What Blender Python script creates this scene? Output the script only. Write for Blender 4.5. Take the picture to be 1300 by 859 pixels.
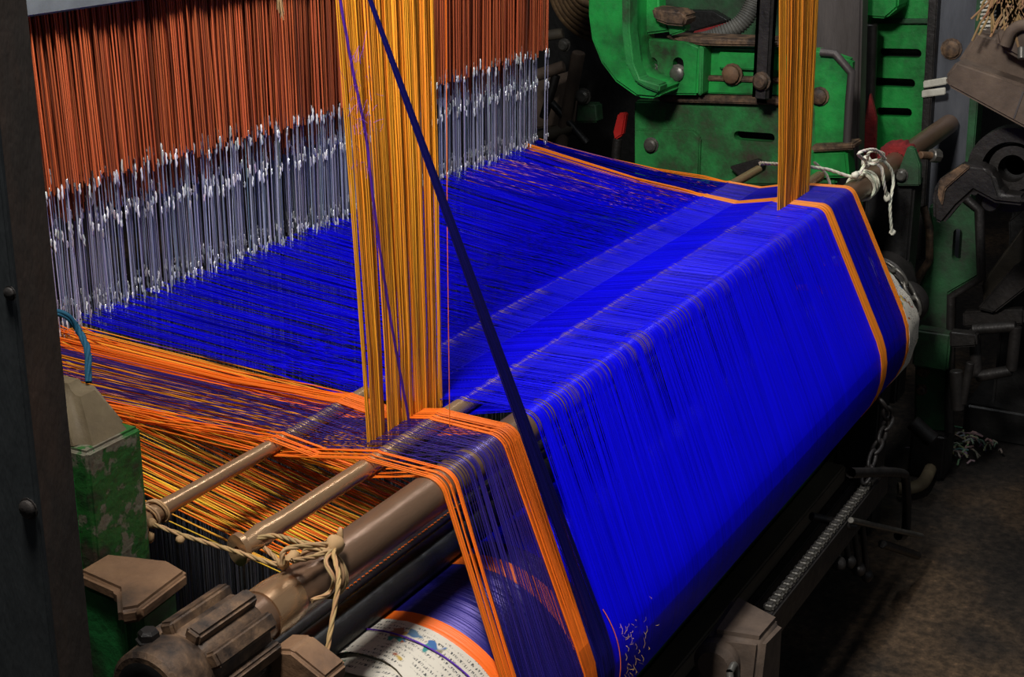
import bpy, bmesh, math, random
import numpy as np
from mathutils import Vector, Matrix
random.seed(7); rng = np.random.default_rng(7)
S = bpy.context.scene
COL = S.collection
for o in list(bpy.data.objects): bpy.data.objects.remove(o)

# ------------------------------------------------------------------ camera
F = 1960.0
TH = math.atan2(665, F)                        # downward pitch
ANG = math.atan2(1105, math.hypot(F, 665))     # heading, turned from +X towards +Y
CAM = Vector((-1.05623, -0.86408, 1.62292))
Hd = Vector((math.cos(ANG), math.sin(ANG), 0)); Rt = Vector((math.sin(ANG), -math.cos(ANG), 0)); Z = Vector((0, 0, 1))
FW = Hd*math.cos(TH) - Z*math.sin(TH); UP = Z*math.cos(TH) + Hd*math.sin(TH)
cd = bpy.data.cameras.new('camera'); cd.sensor_width = 36; cd.lens = 36*F/1300; cd.clip_start = .02
cam = bpy.data.objects.new('camera', cd); COL.objects.link(cam)
M = Matrix((Rt, UP, -FW)).transposed().to_4x4(); M.translation = CAM; cam.matrix_world = M
S.camera = cam

def at(x, y, axis, val):
    """survey helper: where the sight line of a photo pixel meets the plane axis = val"""
    d = FW*F + Rt*(x-650) - UP*(y-429.5)
    return CAM + d*((val-CAM[axis])/d[axis])

# ------------------------------------------------------------------ light
w = bpy.data.worlds.new('workshop_air'); S.world = w; w.use_nodes = True
w.node_tree.nodes['Background'].inputs[0].default_value = (.75, .85, 1, 1)
w.node_tree.nodes['Background'].inputs[1].default_value = .10
def area(name, loc, to, sx, sy, power, col=(1, 1, 1)):
    l = bpy.data.lights.new(name, 'AREA'); l.shape = 'RECTANGLE'; l.size = sx; l.size_y = sy; l.energy = power; l.color = col
    o = bpy.data.objects.new(name, l); COL.objects.link(o); o.location = loc
    o.rotation_euler = (Vector(to)-Vector(loc)).to_track_quat('-Z', 'Y').to_euler()
    return o
area('workshop_lamp', (-.40, -.08, 2.60), (1.3, .1, .8), .34, .34, 130, (1, .97, .93))
area('ceiling_tube_lamp', (2.0, -.06, 2.9), (2.0, .1, .8), 1.3, .12, 26, (.95, .98, 1))
area('front_fill_light', (1.2, -3.6, 1.9), (1.6, 0, .5), 1.6, 2.0, 9, (.92, .96, 1))  # weak frontal fill added for the lever and weight, no real doorway
vs = S.view_settings; vs.view_transform = 'Standard'; vs.look = 'None'; vs.gamma = 1; vs.use_curve_mapping = False; vs.exposure = -0.85

# ------------------------------------------------------------------ materials
def newmat(name):
    m = bpy.data.materials.new(name); m.use_nodes = True
    return m, m.node_tree.nodes, m.node_tree.links, m.node_tree.nodes['Principled BSDF']
def setp(b, rough=.5, metal=0, spec=.5):
    b.inputs['Roughness'].default_value = rough; b.inputs['Metallic'].default_value = metal
    b.inputs['Specular IOR Level'].default_value = spec
def ramp(n, stops):
    r = n.new('ShaderNodeValToRGB'); e = r.color_ramp.elements
    while len(e) < len(stops): e.new(.5)
    for el, (p, c) in zip(e, stops): el.position = p; el.color = (*c, 1)
    return r
def noise(n, l, scale, detail=5, rough=.6, vec=None):
    t = n.new('ShaderNodeTexNoise'); t.inputs['Scale'].default_value = scale; t.inputs['Detail'].default_value = detail; t.inputs['Roughness'].default_value = rough
    if vec is not None: l.new(vec, t.inputs['Vector'])
    return t
def worn(name, stops, scale=9, rough=.55, metal=0., bump=.3, spec=.5, stretch=None, bscale=60):
    m, n, l, b = newmat(name); setp(b, rough, metal, spec)
    tc = n.new('ShaderNodeTexCoord'); v = tc.outputs['Object']
    if stretch:
        mp = n.new('ShaderNodeMapping'); mp.inputs['Scale'].default_value = stretch; l.new(v, mp.inputs['Vector']); v = mp.outputs[0]
    t = noise(n, l, scale, 8, .65, v); r = ramp(n, stops)
    l.new(t.outputs['Fac'], r.inputs[0]); l.new(r.outputs[0], b.inputs['Base Color'])
    t2 = noise(n, l, bscale, 4, .6, v); bp = n.new('ShaderNodeBump'); bp.inputs['Strength'].default_value = bump; bp.inputs['Distance'].default_value = .004
    l.new(t2.outputs['Fac'], bp.inputs['Height']); l.new(bp.outputs[0], b.inputs['Normal'])
    rr = n.new('ShaderNodeMapRange'); rr.inputs['To Min'].default_value = max(.05, rough-.12); rr.inputs['To Max'].default_value = min(1, rough+.18)
    l.new(t2.outputs['Fac'], rr.inputs['Value']); l.new(rr.outputs[0], b.inputs['Roughness'])
    return m
def yarn(name, base, rough=.4, spec=.5, stint=None, sheen=0.):
    m, n, l, b = newmat(name); setp(b, rough, 0, spec)
    a = n.new('ShaderNodeAttribute'); a.attribute_name = 'tint'
    mx = n.new('ShaderNodeMix'); mx.data_type = 'RGBA'; mx.blend_type = 'MULTIPLY'; mx.inputs[0].default_value = 1
    mx.inputs[6].default_value = (*base, 1); l.new(a.outputs['Color'], mx.inputs[7]); l.new(mx.outputs[2], b.inputs['Base Color'])
    b.inputs['Sheen Weight'].default_value = sheen
    if stint: b.inputs['Specular Tint'].default_value = (*stint, 1)
    return m
MT = {}
MT['blue'] = yarn('blue_silk', (.003, .002, .80), .30, .42, (.28, .22, 1))
MT['navy'] = yarn('navy_silk', (.007, .006, .11), .4, .5, (.5, .4, 1))
MT['purple'] = yarn('purple_silk', (.022, .013, .17), .3, .9, (.6, .5, 1))
MT['orange'] = yarn('orange_silk', (.80, .145, .008), .5, .35)
MT['amber'] = yarn('amber_silk', (.84, .225, .010), .45, .45)
MT['band'] = yarn('band_silk', (.84, .31, .022), .5, .4)
MT['gold'] = yarn('golden_silk', (.80, .46, .04), .5, .4)
MT['cord'] = yarn('rust_cord', (.48, .098, .03), .6, .35)
MT['violet'] = yarn('violet_strand', (.09, .02, .33), .6, .3)
MT['wire'] = yarn('heddle_steel', (.55, .55, .62), .3, .6); MT['wire'].node_tree.nodes['Principled BSDF'].inputs['Metallic'].default_value = .2
MT['knot'] = yarn('knot_bright', (.95, .95, .98), .25, .8); MT['knot'].node_tree.nodes['Principled BSDF'].inputs['Metallic'].default_value = .3
MT['lingo'] = yarn('lingo_iron', (.10, .10, .11), .35, .5)
MT['string'] = yarn('cotton_string', (.42, .26, .125), .8, .2)
MT['whitestring'] = yarn('white_string', (.80, .76, .62), .8, .2)
MT['bluestring'] = yarn('teal_string', (.012, .075, .13), .7, .2)
MT['green'] = worn('green_paint', [(.28, (.02, .03, .012)), (.38, (.012, .14, .028)), (.54, (.014, .30, .05)), (.75, (.02, .42, .07))], 7, .42, 0, .25)
MT['greendirt'] = worn('grimy_green_paint', [(.32, (.040, .030, .018)), (.44, (.018, .085, .022)), (.56, (.016, .19, .04)), (.78, (.02, .28, .05))], 8, .55, 0, .35)
MT['greenchip'] = worn('chipped_green_paint', [(.36, (.05, .038, .025)), (.45, (.016, .055, .014)), (.54, (.018, .12, .018)), (.58, (.02, .09, .018)), (.61, (.17, .16, .11)), (.75, (.10, .065, .045))], 19, .5, 0, .5)
MT['shadegreen'] = worn('dark_shaded_green', [(.35, (.016, .020, .012)), (.55, (.016, .075, .025)), (.8, (.022, .13, .04))], 9, .6, 0, .3)  # darker copy of the green paint, shade put into the colour
MT['rust'] = worn('rusty_brown_iron', [(.36, (.022, .014, .010)), (.5, (.085, .05, .029)), (.64, (.19, .11, .058))], 30, .6, .15, .5)
MT['rustorange'] = worn('orange_rusted_iron', [(.3, (.06, .035, .02)), (.5, (.17, .09, .045)), (.75, (.25, .14, .07))], 14, .65, .1, .4)
MT['brownblock'] = worn('dusty_brown_iron', [(.3, (.05, .034, .024)), (.5, (.10, .068, .048)), (.75, (.16, .11, .075))], 10, .75, 0, .4)
MT['tan'] = worn('tan_dusty_iron', [(.3, (.07, .05, .028)), (.55, (.13, .095, .05)), (.8, (.19, .15, .08))], 14, .7, 0, .4)
MT['iron'] = worn('dark_oily_iron', [(.3, (.010, .009, .008)), (.6, (.026, .022, .020)), (.85, (.05, .04, .032))], 14, .45, .3, .4)
MT['black'] = worn('black_greasy_iron', [(.3, (.006, .006, .006)), (.7, (.014, .013, .012))], 12, .4, .2, .3)
MT['steel'] = worn('grey_steel', [(.3, (.045, .047, .055)), (.6, (.10, .105, .12)), (.8, (.15, .155, .17))], 8, .5, .4, .2, stretch=(1, 1, .25))
MT['oldsteel'] = worn('brown_grey_steel', [(.3, (.05, .04, .035)), (.6, (.10, .085, .08)), (.8, (.16, .13, .11))], 12, .5, .3, .3, stretch=(1, 1, .2))
MT['poststeel'] = worn('post_rusted_steel', [(.3, (.035, .030, .027)), (.5, (.075, .06, .05)), (.66, (.14, .085, .06)), (.85, (.20, .11, .07))], 6, .5, .35, .3, stretch=(1, 1, .3))
MT['postgrey'] = worn('post_blue_grey_steel', [(.3, (.022, .026, .028)), (.55, (.048, .054, .056)), (.8, (.085, .08, .075))], 5, .5, .35, .3, stretch=(1, 1, .25))
MT['bar'] = worn('polished_brown_pipe', [(.3, (.13, .075, .045)), (.55, (.22, .13, .08)), (.8, (.34, .21, .13))], 6, .33, .5, .15, stretch=(.25, 1, 1))
MT['rod'] = worn('brass_brown_rod', [(.3, (.34, .19, .10)), (.55, (.52, .33, .18)), (.8, (.62, .43, .26))], 8, .26, .65, .15, stretch=(.2, 1, 1))
MT['boltsteel'] = worn('bolt_steel', [(.3, (.06, .055, .05)), (.6, (.15, .14, .12)), (.8, (.22, .20, .17))], 30, .35, .5, .2)
MT['red'] = worn('red_rag', [(.3, (.10, .006, .006)), (.6, (.25, .012, .012)), (.8, (.33, .03, .025))], 30, .8, 0, .6)
MT['bright_red'] = worn('red_plastic', [(.3, (.35, .01, .008)), (.7, (.50, .016, .012))], 10, .45, 0, .1)
MT['hose'] = worn('grey_hose', [(.3, (.04, .04, .035)), (.7, (.11, .105, .09))], 20, .6, 0, .3)
MT['basket'] = worn('brown_coil_rope', [(.3, (.04, .02, .008)), (.6, (.13, .075, .03)), (.8, (.20, .12, .05))], 40, .8, 0, .5)
MT['board'] = worn('grey_comber_board', [(.3, (.11, .12, .13)), (.6, (.20, .22, .235)), (.8, (.28, .29, .30))], 8, .45, .2, .15)
MT['wall'] = worn('dark_wall', [(.3, (.012, .011, .010)), (.7, (.026, .023, .020))], 3, .9, 0, .2)  # near-black walls, a dark backdrop behind the harness
MT['ivory'] = worn('ivory_tape', [(.3, (.40, .37, .30)), (.7, (.62, .59, .50))], 40, .7, 0, .2)
MT['wood'] = worn('grey_brown_wood', [(.3, (.030, .024, .016)), (.6, (.075, .058, .038)), (.8, (.12, .09, .06))], 6, .7, 0, .3, stretch=(.15, 1, 1))
MT['debris'] = worn('lint_debris', [(.3, (.05, .045, .03)), (.7, (.16, .14, .10))], 40, .9, 0, .5)
# floor: beaten dark ground with a worn brown patch
m, n, l, b = newmat('greasy_floor'); setp(b, .8, 0, .3); MT['floor'] = m
tc = n.new('ShaderNodeTexCoord')
t1 = noise(n, l, 1.6, 6, .6, tc.outputs['Object']); r1 = ramp(n, [(.40, (.016, .013, .011)), (.52, (.036, .027, .020)), (.64, (.10, .065, .038))])
l.new(t1.outputs['Fac'], r1.inputs[0])
t2 = noise(n, l, 45, 6, .7, tc.outputs['Object']); r2 = ramp(n, [(.4, (.45, .45, .45)), (.62, (1.2, 1.15, 1.1)), (.74, (2.6, 2.3, 2.0))])
l.new(t2.outputs['Fac'], r2.inputs[0])
mx = n.new('ShaderNodeMix'); mx.data_type = 'RGBA'; mx.blend_type = 'MULTIPLY'; mx.inputs[0].default_value = 1
l.new(r1.outputs[0], mx.inputs[6]); l.new(r2.outputs[0], mx.inputs[7]); l.new(mx.outputs[2], b.inputs['Base Color'])
bp = n.new('ShaderNodeBump'); bp.inputs['Strength'].default_value = .6; bp.inputs['Distance'].default_value = .01
l.new(t2.outputs['Fac'], bp.inputs['Height']); l.new(bp.outputs[0], b.inputs['Normal'])
# newsprint: rows of broken grey print with coloured blotches, laid out around the roll (UV: u around, v along)
m, n, l, b = newmat('newsprint'); setp(b, .8, 0, .2); MT['paper'] = m
uv = n.new('ShaderNodeUVMap'); uv.uv_map = 'UVMap'
def mapped(sx, sy):
    mp = n.new('ShaderNodeMapping'); mp.inputs['Scale'].default_value = (sx, sy, 1); l.new(uv.outputs[0], mp.inputs['Vector']); return mp.outputs[0]
rows = n.new('ShaderNodeTexWave'); rows.wave_type = 'BANDS'; rows.bands_direction = 'Y'; rows.inputs['Scale'].default_value = 1
l.new(mapped(0.001, 36), rows.inputs['Vector'])
rw = ramp(n, [(.45, (0, 0, 0)), (.55, (1, 1, 1))]); l.new(rows.outputs['Fac'], rw.inputs[0])
gl = noise(n, l, 1, 3, .7, mapped(420, 120)); gr = ramp(n, [(.50, (0, 0, 0)), (.56, (1, 1, 1))]); l.new(gl.outputs['Fac'], gr.inputs[0])
bl = noise(n, l, 1, 2, .5, mapped(16, 22)); br = ramp(n, [(.46, (0, 0, 0)), (.50, (1, 1, 1))]); l.new(bl.outputs['Fac'], br.inputs[0])
def mul(a_, b_):
    q = n.new('ShaderNodeMath'); q.operation = 'MULTIPLY'; l.new(a_, q.inputs[0]); l.new(b_, q.inputs[1]); return q.outputs[0]
ink = mul(mul(rw.outputs[0], gr.outputs[0]), br.outputs[0])
mx = n.new('ShaderNodeMix'); mx.data_type = 'RGBA'; l.new(ink, mx.inputs[0]); mx.inputs[6].default_value = (.60, .55, .46, 1); mx.inputs[7].default_value = (.07, .07, .07, 1)
cv = n.new('ShaderNodeTexVoronoi'); cv.inputs['Scale'].default_value = 1; l.new(mapped(46, 40), cv.inputs['Vector'])
cr = ramp(n, [(.0, (.42, .05, .03)), (.35, (.05, .28, .16)), (.55, (.05, .13, .32)), (.75, (.35, .42, .08)), (.95, (.5, .3, .08))])
sp = n.new('ShaderNodeSeparateColor'); l.new(cv.outputs['Color'], sp.inputs[0]); l.new(sp.outputs[0], cr.inputs[0])
cn = noise(n, l, 1, 2, .6, mapped(26, 26)); cm = ramp(n, [(.60, (0, 0, 0)), (.63, (1, 1, 1))]); l.new(cn.outputs['Fac'], cm.inputs[0])
mx2 = n.new('ShaderNodeMix'); mx2.data_type = 'RGBA'; l.new(cm.outputs[0], mx2.inputs[0]); l.new(mx.outputs[2], mx2.inputs[6]); l.new(cr.outputs[0], mx2.inputs[7])
l.new(mx2.outputs[2], b.inputs['Base Color'])

# ------------------------------------------------------------------ builders
def link(name, me, mat, parent=None, **kw):
    if mat: me.materials.append(MT[mat])
    o = bpy.data.objects.new(name, me); COL.objects.link(o)
    if parent: o.parent = parent; o.matrix_parent_inverse = parent.matrix_world.inverted()
    for k, v in kw.items(): o[k] = v
    return o
def thing(name, label, cat, loc=(0, 0, 0), group=None):
    o = bpy.data.objects.new(name, None); COL.objects.link(o); o.location = loc; o.empty_display_size = .05
    o['label'] = label; o['category'] = cat
    if group: o['group'] = group
    bpy.context.view_layer.update()
    return o
def tag(o, label, cat, group=None, kind=None):
    o['label'] = label; o['category'] = cat
    if group: o['group'] = group
    if kind: o['kind'] = kind
    return o
def smooth(me, ang=40):
    me.polygons.foreach_set('use_smooth', np.ones(len(me.polygons), bool))
    me.set_sharp_from_angle(angle=math.radians(ang))
def prism(pts, axis, a, b_, bevel=.004, seg=3):
    """extrude a closed outline (given in the two other axes, in order) from a to b_ along axis"""
    bm = bmesh.new()
    def P(q, v):
        c = list(q); c.insert(axis, v); return c
    v0 = [bm.verts.new(P(q, a)) for q in pts]; v1 = [bm.verts.new(P(q, b_)) for q in pts]; k = len(pts)
    bm.faces.new(v0); bm.faces.new(v1[::-1])
    for i in range(k): bm.faces.new((v0[i], v1[i], v1[(i+1) % k], v0[(i+1) % k]))
    bmesh.ops.recalc_face_normals(bm, faces=bm.faces)
    if bevel: bmesh.ops.bevel(bm, geom=[e for e in bm.edges if e.calc_face_angle(0) > .5], offset=bevel, segments=seg, affect='EDGES', clamp_overlap=True)
    me = bpy.data.meshes.new('outline'); bm.to_mesh(me); bm.free(); smooth(me, 35); return me
def box(x0, x1, y0, y1, z0, z1, bevel=.004): return prism([(y0, z0), (y1, z0), (y1, z1), (y0, z1)], 0, x0, x1, bevel)
def lathe(prof, axis='x', centre=(0, 0, 0), seg=48, uvs=False, close=False):
    """prof: list of (along, radius)"""
    prof = np.array(prof, float); N = len(prof); a = np.linspace(0, 2*np.pi, seg, endpoint=False)
    al = np.repeat(prof[:, 0], seg); r = np.repeat(prof[:, 1], seg); A = np.tile(a, N)
    c, s = r*np.cos(A), r*np.sin(A)
    co = {'x': (al, c, s), 'y': (s, al, c), 'z': (c, s, al)}[axis]; co = np.stack(co, 1)+np.array(centre)
    i = np.arange(N-1)[:, None]*seg; j = np.arange(seg)[None]; jn = (j+1) % seg
    f = np.stack([i+j, i+jn, i+seg+jn, i+seg+j], -1).reshape(-1, 4)
    me = bpy.data.meshes.new('lathe'); me.from_pydata(co.tolist(), [], f.tolist())
    if uvs:
        u = me.uv_layers.new(name='UVMap'); jj = np.tile(np.stack([j+0*jn, j+1, j+1, j], -1).reshape(-1, 4), (N-1, 1))/seg
        vv = np.stack([prof[:-1, 0], prof[:-1, 0], prof[1:, 0], prof[1:, 0]], -1)+np.stack([prof[:-1, 1]]*4, -1)*1.3
        vv = np.repeat(vv, seg, 0)
        u.data.foreach_set('uv', np.stack([jj, vv], -1).reshape(-1).astype(np.float32))
    smooth(me, 40); return me
def rod(p, q, r, seg=16, cap=.15, r2=None):
    """solid round bar from p to q with softly rounded ends"""
    p, q = Vector(p), Vector(q); L = (q-p).length; r2 = r if r2 is None else r2
    me = lathe([(0, 0), (0, r*(1-cap)), (r*cap, r), (L-r2*cap, r2), (L, r2*(1-cap)), (L, 0)], 'z', seg=seg)
    me.transform(Matrix.Translation(p) @ (q-p).to_track_quat('Z', 'Y').to_matrix().to_4x4()); return me
def tubes(paths, r, sides=4, tint=None, name='threads'):
    """paths (M,N,3): M round threads of N points, in one mesh; r scalar, (M,) or (M,N); tint (M,3)"""
    P = np.asarray(paths, float); Mn, N, _ = P.shape
    r = np.asarray(r, float); r = np.broadcast_to(r if r.ndim == 2 else (r[:, None] if r.ndim == 1 else r), (Mn, N))
    T = np.gradient(P, axis=1); T /= np.linalg.norm(T, axis=2, keepdims=True)+1e-12
    mean = P[:, -1]-P[:, 0]; ref = np.zeros((Mn, 3)); ax = np.argmin(np.abs(T).max(1), axis=1); ref[np.arange(Mn), ax] = 1
    A = np.cross(T, ref[:, None, :]); A /= np.linalg.norm(A, axis=2, keepdims=True)+1e-12; B = np.cross(T, A)
    an = np.linspace(0, 2*np.pi, sides, endpoint=False)+np.pi/4
    co = P[:, :, None]+r[:, :, None, None]*(A[:, :, None]*np.cos(an)[None, None, :, None]+B[:, :, None]*np.sin(an)[None, None, :, None])
    co = co.reshape(-1, 3)
    base = (np.arange(Mn)[:, None, None]*N+np.arange(N-1)[None, :, None])*sides; k = np.arange(sides)[None, None]; kn = (k+1) % sides
    f = np.stack([base+k, base+sides+k, base+sides+kn, base+kn], -1).reshape(-1, 4)
    me = bpy.data.meshes.new(name); nf = len(f)
    me.vertices.add(len(co)); me.vertices.foreach_set('co', co.reshape(-1).astype(np.float32))
    me.loops.add(nf*4); me.loops.foreach_set('vertex_index', f.reshape(-1).astype(np.int32))
    me.polygons.add(nf); me.polygons.foreach_set('loop_start', (np.arange(nf)*4).astype(np.int32))
    me.polygons.foreach_set('use_smooth', np.ones(nf, bool)); me.update(calc_edges=True)
    if tint is None: tint = np.ones((Mn, 3))
    c = np.ones((Mn, N*sides, 4)); c[:, :, :3] = np.asarray(tint)[:, None]
    at_ = me.attributes.new('tint', 'FLOAT_COLOR', 'POINT'); at_.data.foreach_set('color', c.reshape(-1).astype(np.float32))
    return me
def tints(k, lo=.75, hi=1.1, jit=.05):
    return np.clip(rng.uniform(lo, hi, (k, 1))+rng.normal(0, jit, (k, 3)), .05, 1.6)
def spline(pts, k=12):
    """smooth path through the points"""
    p = [Vector(q) for q in pts]; p = [2*p[0]-p[1]]+p+[2*p[-1]-p[-2]]; out = []
    for i in range(1, len(p)-2):
        for t in np.linspace(0, 1, k, endpoint=False):
            a, b_, c, d = p[i-1:i+3]
            out.append(.5*((2*b_)+(c-a)*t+(2*a-5*b_+4*c-d)*t*t+(3*b_-a-3*c+d)*t**3))
    out.append(p[-2]); return np.array([list(q) for q in out])
def twisted(pts, r, strands=3, turns=40, k=14):
    """rope laid from twisted strands along a smooth path"""
    c = spline(pts, k); T = np.gradient(c, axis=0); T /= np.linalg.norm(T, axis=1, keepdims=True)+1e-9
    ref = np.array([.3, .5, .81]); A = np.cross(T, ref); A /= np.linalg.norm(A, axis=1, keepdims=True)+1e-9; B = np.cross(T, A)
    s = np.r_[0, np.cumsum(np.linalg.norm(np.diff(c, axis=0), axis=1))]; ph = s*turns*2
    out = []
    for j in range(strands):
        a = ph+j*2*np.pi/strands; out.append(c+.5*r*(A*np.cos(a)[:, None]+B*np.sin(a)[:, None]))
    return np.array(out)
def rope(name, pts, r, mat, parent=None, turns=60, k=14):
    return link(name, tubes(twisted(pts, r, 3, turns, k), r*.62, 6, tints(3, .85, 1.1)), mat, parent)
def blob(c, r, squash=(1, 1, 1), lump=.2, sub=2):
    bm = bmesh.new(); bmesh.ops.create_icosphere(bm, subdivisions=sub, radius=1)
    for v in bm.verts:
        f = 1+random.uniform(-lump, lump); v.co = Vector((v.co.x*squash[0]*r*f, v.co.y*squash[1]*r*f, v.co.z*squash[2]*r*f))+Vector(c)
    me = bpy.data.meshes.new('blob'); bm.to_mesh(me); bm.free(); smooth(me, 60)
    a = me.attributes.new('tint', 'FLOAT_COLOR', 'POINT'); a.data.foreach_set('color', np.ones(len(me.vertices)*4, np.float32)); return me
def hexbolt(c, axis, r, h, domed=True):
    """bolt head standing out along -X (axis 'x-') or another axis"""
    prof = [(0, r*1.25), (h*.18, r*1.25), (h*.2, r), (h*.75, r), (h, r*.7), (h, 0)]
    me = lathe(prof, 'z', seg=12 if domed else 6)
    d = {'x-': Vector((-1, 0, 0)), 'y-': Vector((0, -1, 0)), 'z': Vector((0, 0, 1))}[axis]
    me.transform(Matrix.Translation(Vector(c)) @ d.to_track_quat('Z', 'Y').to_matrix().to_4x4()); return me
def YZ(*px, X):
    """photo pixels -> (Y, Z) outline on the plane x = X"""
    return [tuple(at(x, y, 0, X))[1:] for x, y in px]
def link_chain(name, pts, parent, r=.010, wire=.0028, mat='boltsteel'):
    """oval links strung along the points, each a part"""
    path = [Vector(p) for p in pts]; seglen = [(path[i+1]-path[i]).length for i in range(len(path)-1)]; tot = sum(seglen)
    step = r*2.3; k = int(tot/step); a = np.linspace(0, 2*np.pi, 15)[:-1]
    ring = np.stack([r*.62*np.cos(a), 0*a, r*1.35*np.sin(a)], 1); ring = np.vstack([ring, ring[:2]])
    me = tubes(ring[None], wire, 6)
    me.materials.append(MT[mat])
    for i in range(k):
        d = (i+.5)*step; j = 0
        while j < len(seglen)-1 and d > seglen[j]: d -= seglen[j]; j += 1
        t = (path[j+1]-path[j]).normalized(); c = path[j]+t*d
        o = bpy.data.objects.new('chain_link', me); COL.objects.link(o)
        mw = Matrix.Translation(c) @ t.to_track_quat('Z', 'Y').to_matrix().to_4x4() @ Matrix.Rotation((i % 2)*math.pi/2+.4, 4, 'Z')
        o.parent = parent; o.matrix_parent_inverse = parent.matrix_world.inverted(); o.matrix_world = mw

# ------------------------------------------------------------------ the setting
fl = link('floor', box(-4, 8, -4, 6, -.1, 0, 0), 'floor'); fl['kind'] = 'structure'
for nm, a in (('wall_back', (-4, 8, 4.5, 4.7, 0, 3.6)), ('wall_right', (6.5, 6.7, -4, 4.5, 0, 3.6))):
    o = link(nm, box(*a, 0), 'wall'); o['kind'] = 'structure'

# ------------------------------------------------------------------ warp beam
BY, BZ, BR = 0.0, .868, .025          # back rest bar
RY, RZ, RR = 0.0, .570, .153          # yarn roll
WZ = BZ+BR+.0008                      # height of the stretched warp
SPH = math.asin((RR-BR)/(BZ-RZ))      # tangent angle between bar and roll
beam = thing('warp_beam', 'long warp beam wound thick with blue yarn, orange edge bands and newspaper-wrapped ends', 'warp beam', (1.2, 0, RZ))
def grooved(x0, x1, step, R, amp):
    k = max(2, int((x1-x0)/step)); xs = np.linspace(x0, x1, 2*k+1)
    return [(x, R-(amp if i % 2 == 0 else 0)*random.uniform(.5, 1.3)) for i, x in enumerate(xs)]
def untinted(me):
    a = me.attributes.new('tint', 'FLOAT_COLOR', 'POINT'); a.data.foreach_set('color', np.ones(len(me.vertices)*4, np.float32)); return me
RO = RR-.0012
for nm, mt, x0, x1, st, dr in (('orange_yarn_band', 'orange', .305, .335, .0011, .0006), ('purple_yarn_winding', 'navy', .335, .474, .0016, 0),
        ('orange_yarn_band', 'orange', .474, .506, .0011, .0006), ('navy_yarn_winding', 'navy', .506, .548, .0016, 0), ('blue_yarn_winding', 'blue', .548, 1.832, .0020, 0),
        ('orange_yarn_band', 'orange', 1.828, 1.874, .0011, .0006), ('blue_yarn_winding', 'blue', 1.872, 2.028, .002, 0), ('orange_yarn_band', 'orange', 2.028, 2.05, .0011, .0006)):
    link(nm, untinted(lathe(grooved(x0, x1, st, RO+dr, .0006), 'x', (0, RY, RZ), 56 if x1-x0 > .5 else 72)), mt, beam)
link('core', lathe([(-.12, 0), (-.12, .05), (2.34, .05), (2.34, 0)], 'x', (0, RY, RZ), 32), 'iron', beam)
# paper wraps: sleeve after sleeve, each one a little shorter and smaller, crinkled
def paper(x0, x1, R, jag, flip=1):
    k = 6; me = lathe([(x0+(x1-x0)*i/k, R) for i in range(k+1)]+[(x1, R-.004)], 'x', (0, RY, RZ), 90, True)
    for v in me.vertices:
        a = math.atan2(v.co.z-RZ, v.co.y-RY); e = (v.co.x-x1)/(x0-x1)
        d = 1+.010*math.sin(a*7+jag)*e+.006*math.sin(a*19+jag*3)*e+random.uniform(-.004, .004)
        v.co.y = RY+(v.co.y-RY)*d; v.co.z = RZ+(v.co.z-RZ)*d; v.co.x += e*flip*.012*math.sin(a*5+jag*2)
    return me
for i, (x0, dr) in enumerate(((.214, .0010), (.202, -.005), (.192, -.010), (.180, -.016), (.168, -.023), (.155, -.031), (.140, -.040))):
    link('newspaper_wrap', paper(x0, .309, RR+dr, i*1.7), 'paper', beam)
for i, (x0, dr) in enumerate(((2.118, .002), (2.125, -.010), (2.13, -.02))):
    link('newspaper_wrap', paper(x0, 2.046, RR+dr, i*2.1+1, -1), 'paper', beam)
link('end_flange', lathe([(2.15, .03), (2.15, .132), (2.155, .137), (2.17, .137), (2.175, .132), (2.175, .03)], 'x', (0, RY, RZ), 48), 'black', beam)
ring = np.array([[(.236, 0, 0)]])
a = np.linspace(0, 2*np.pi, 90); yy = RY+(RR+.0035)*np.cos(a); zz = RZ+(RR+.0035)*np.sin(a)
link('loose_blue_thread', tubes(np.stack([.278+.004*np.sin(a*3), yy, zz], 1)[None], .0011, 5), 'violet', beam)

# ------------------------------------------------------------------ back rest bar, lease rods
bar = thing('back_rest_bar', 'long polished brown back rest pipe that the warp threads bend over', 'pipe', (1.35, BY, BZ))
link('pipe', lathe([(-.10, 0), (-.10, BR*.9), (-.098, BR), (2.95, BR), (2.952, BR*.9), (2.952, 0)], 'x', (0, BY, BZ), 40), 'bar', bar)
link('sleeve', lathe([(.030, BR), (.030, BR+.0025), (.055, BR+.003), (.075, BR+.0015), (.078, BR)], 'x', (0, BY, BZ), 32), 'rod', bar)
L1, L2 = (.222, .888, .0095), (.084, .888, .0115)
def lease(Y, Zc, r, x0, label):
    o = thing('lease_rod', label, 'rod', (x0, Y, Zc))
    link('shaft', lathe([(x0+.035, 0), (x0+.035, r*1.15), (x0+.07, r), (2.12, r), (2.12, 0)], 'x', (0, Y, Zc), 20), 'rod', o)
    # flattened eye end with a hole
    k = 24; A = np.linspace(0, 2*np.pi, k, endpoint=False); bm = bmesh.new(); rings = []
    for dx, rr in ((-.004, .0175), (.004, .0175), (.004, .005), (-.004, .005)):
        rings.append([bm.verts.new((x0+dx+.25*rr*math.cos(t), Y+rr*math.cos(t)*.95, Zc+rr*math.sin(t))) for t in A])
    for i in range(4):
        for j in range(k): bm.faces.new((rings[i][j], rings[i][(j+1) % k], rings[(i+1) % 4][(j+1) % k], rings[(i+1) % 4][j]))
    bmesh.ops.recalc_face_normals(bm, faces=bm.faces); me = bpy.data.meshes.new('eye'); bm.to_mesh(me); bm.free(); smooth(me, 35); link('eye', me, 'rod', o)
    link('neck', lathe([(x0+.003, 0), (x0+.003, r*.75), (x0+.02, r*1.0), (x0+.04, r*1.2), (x0+.04, 0)], 'x', (0, Y, Zc), 20), 'rod', o)
    return o
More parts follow.
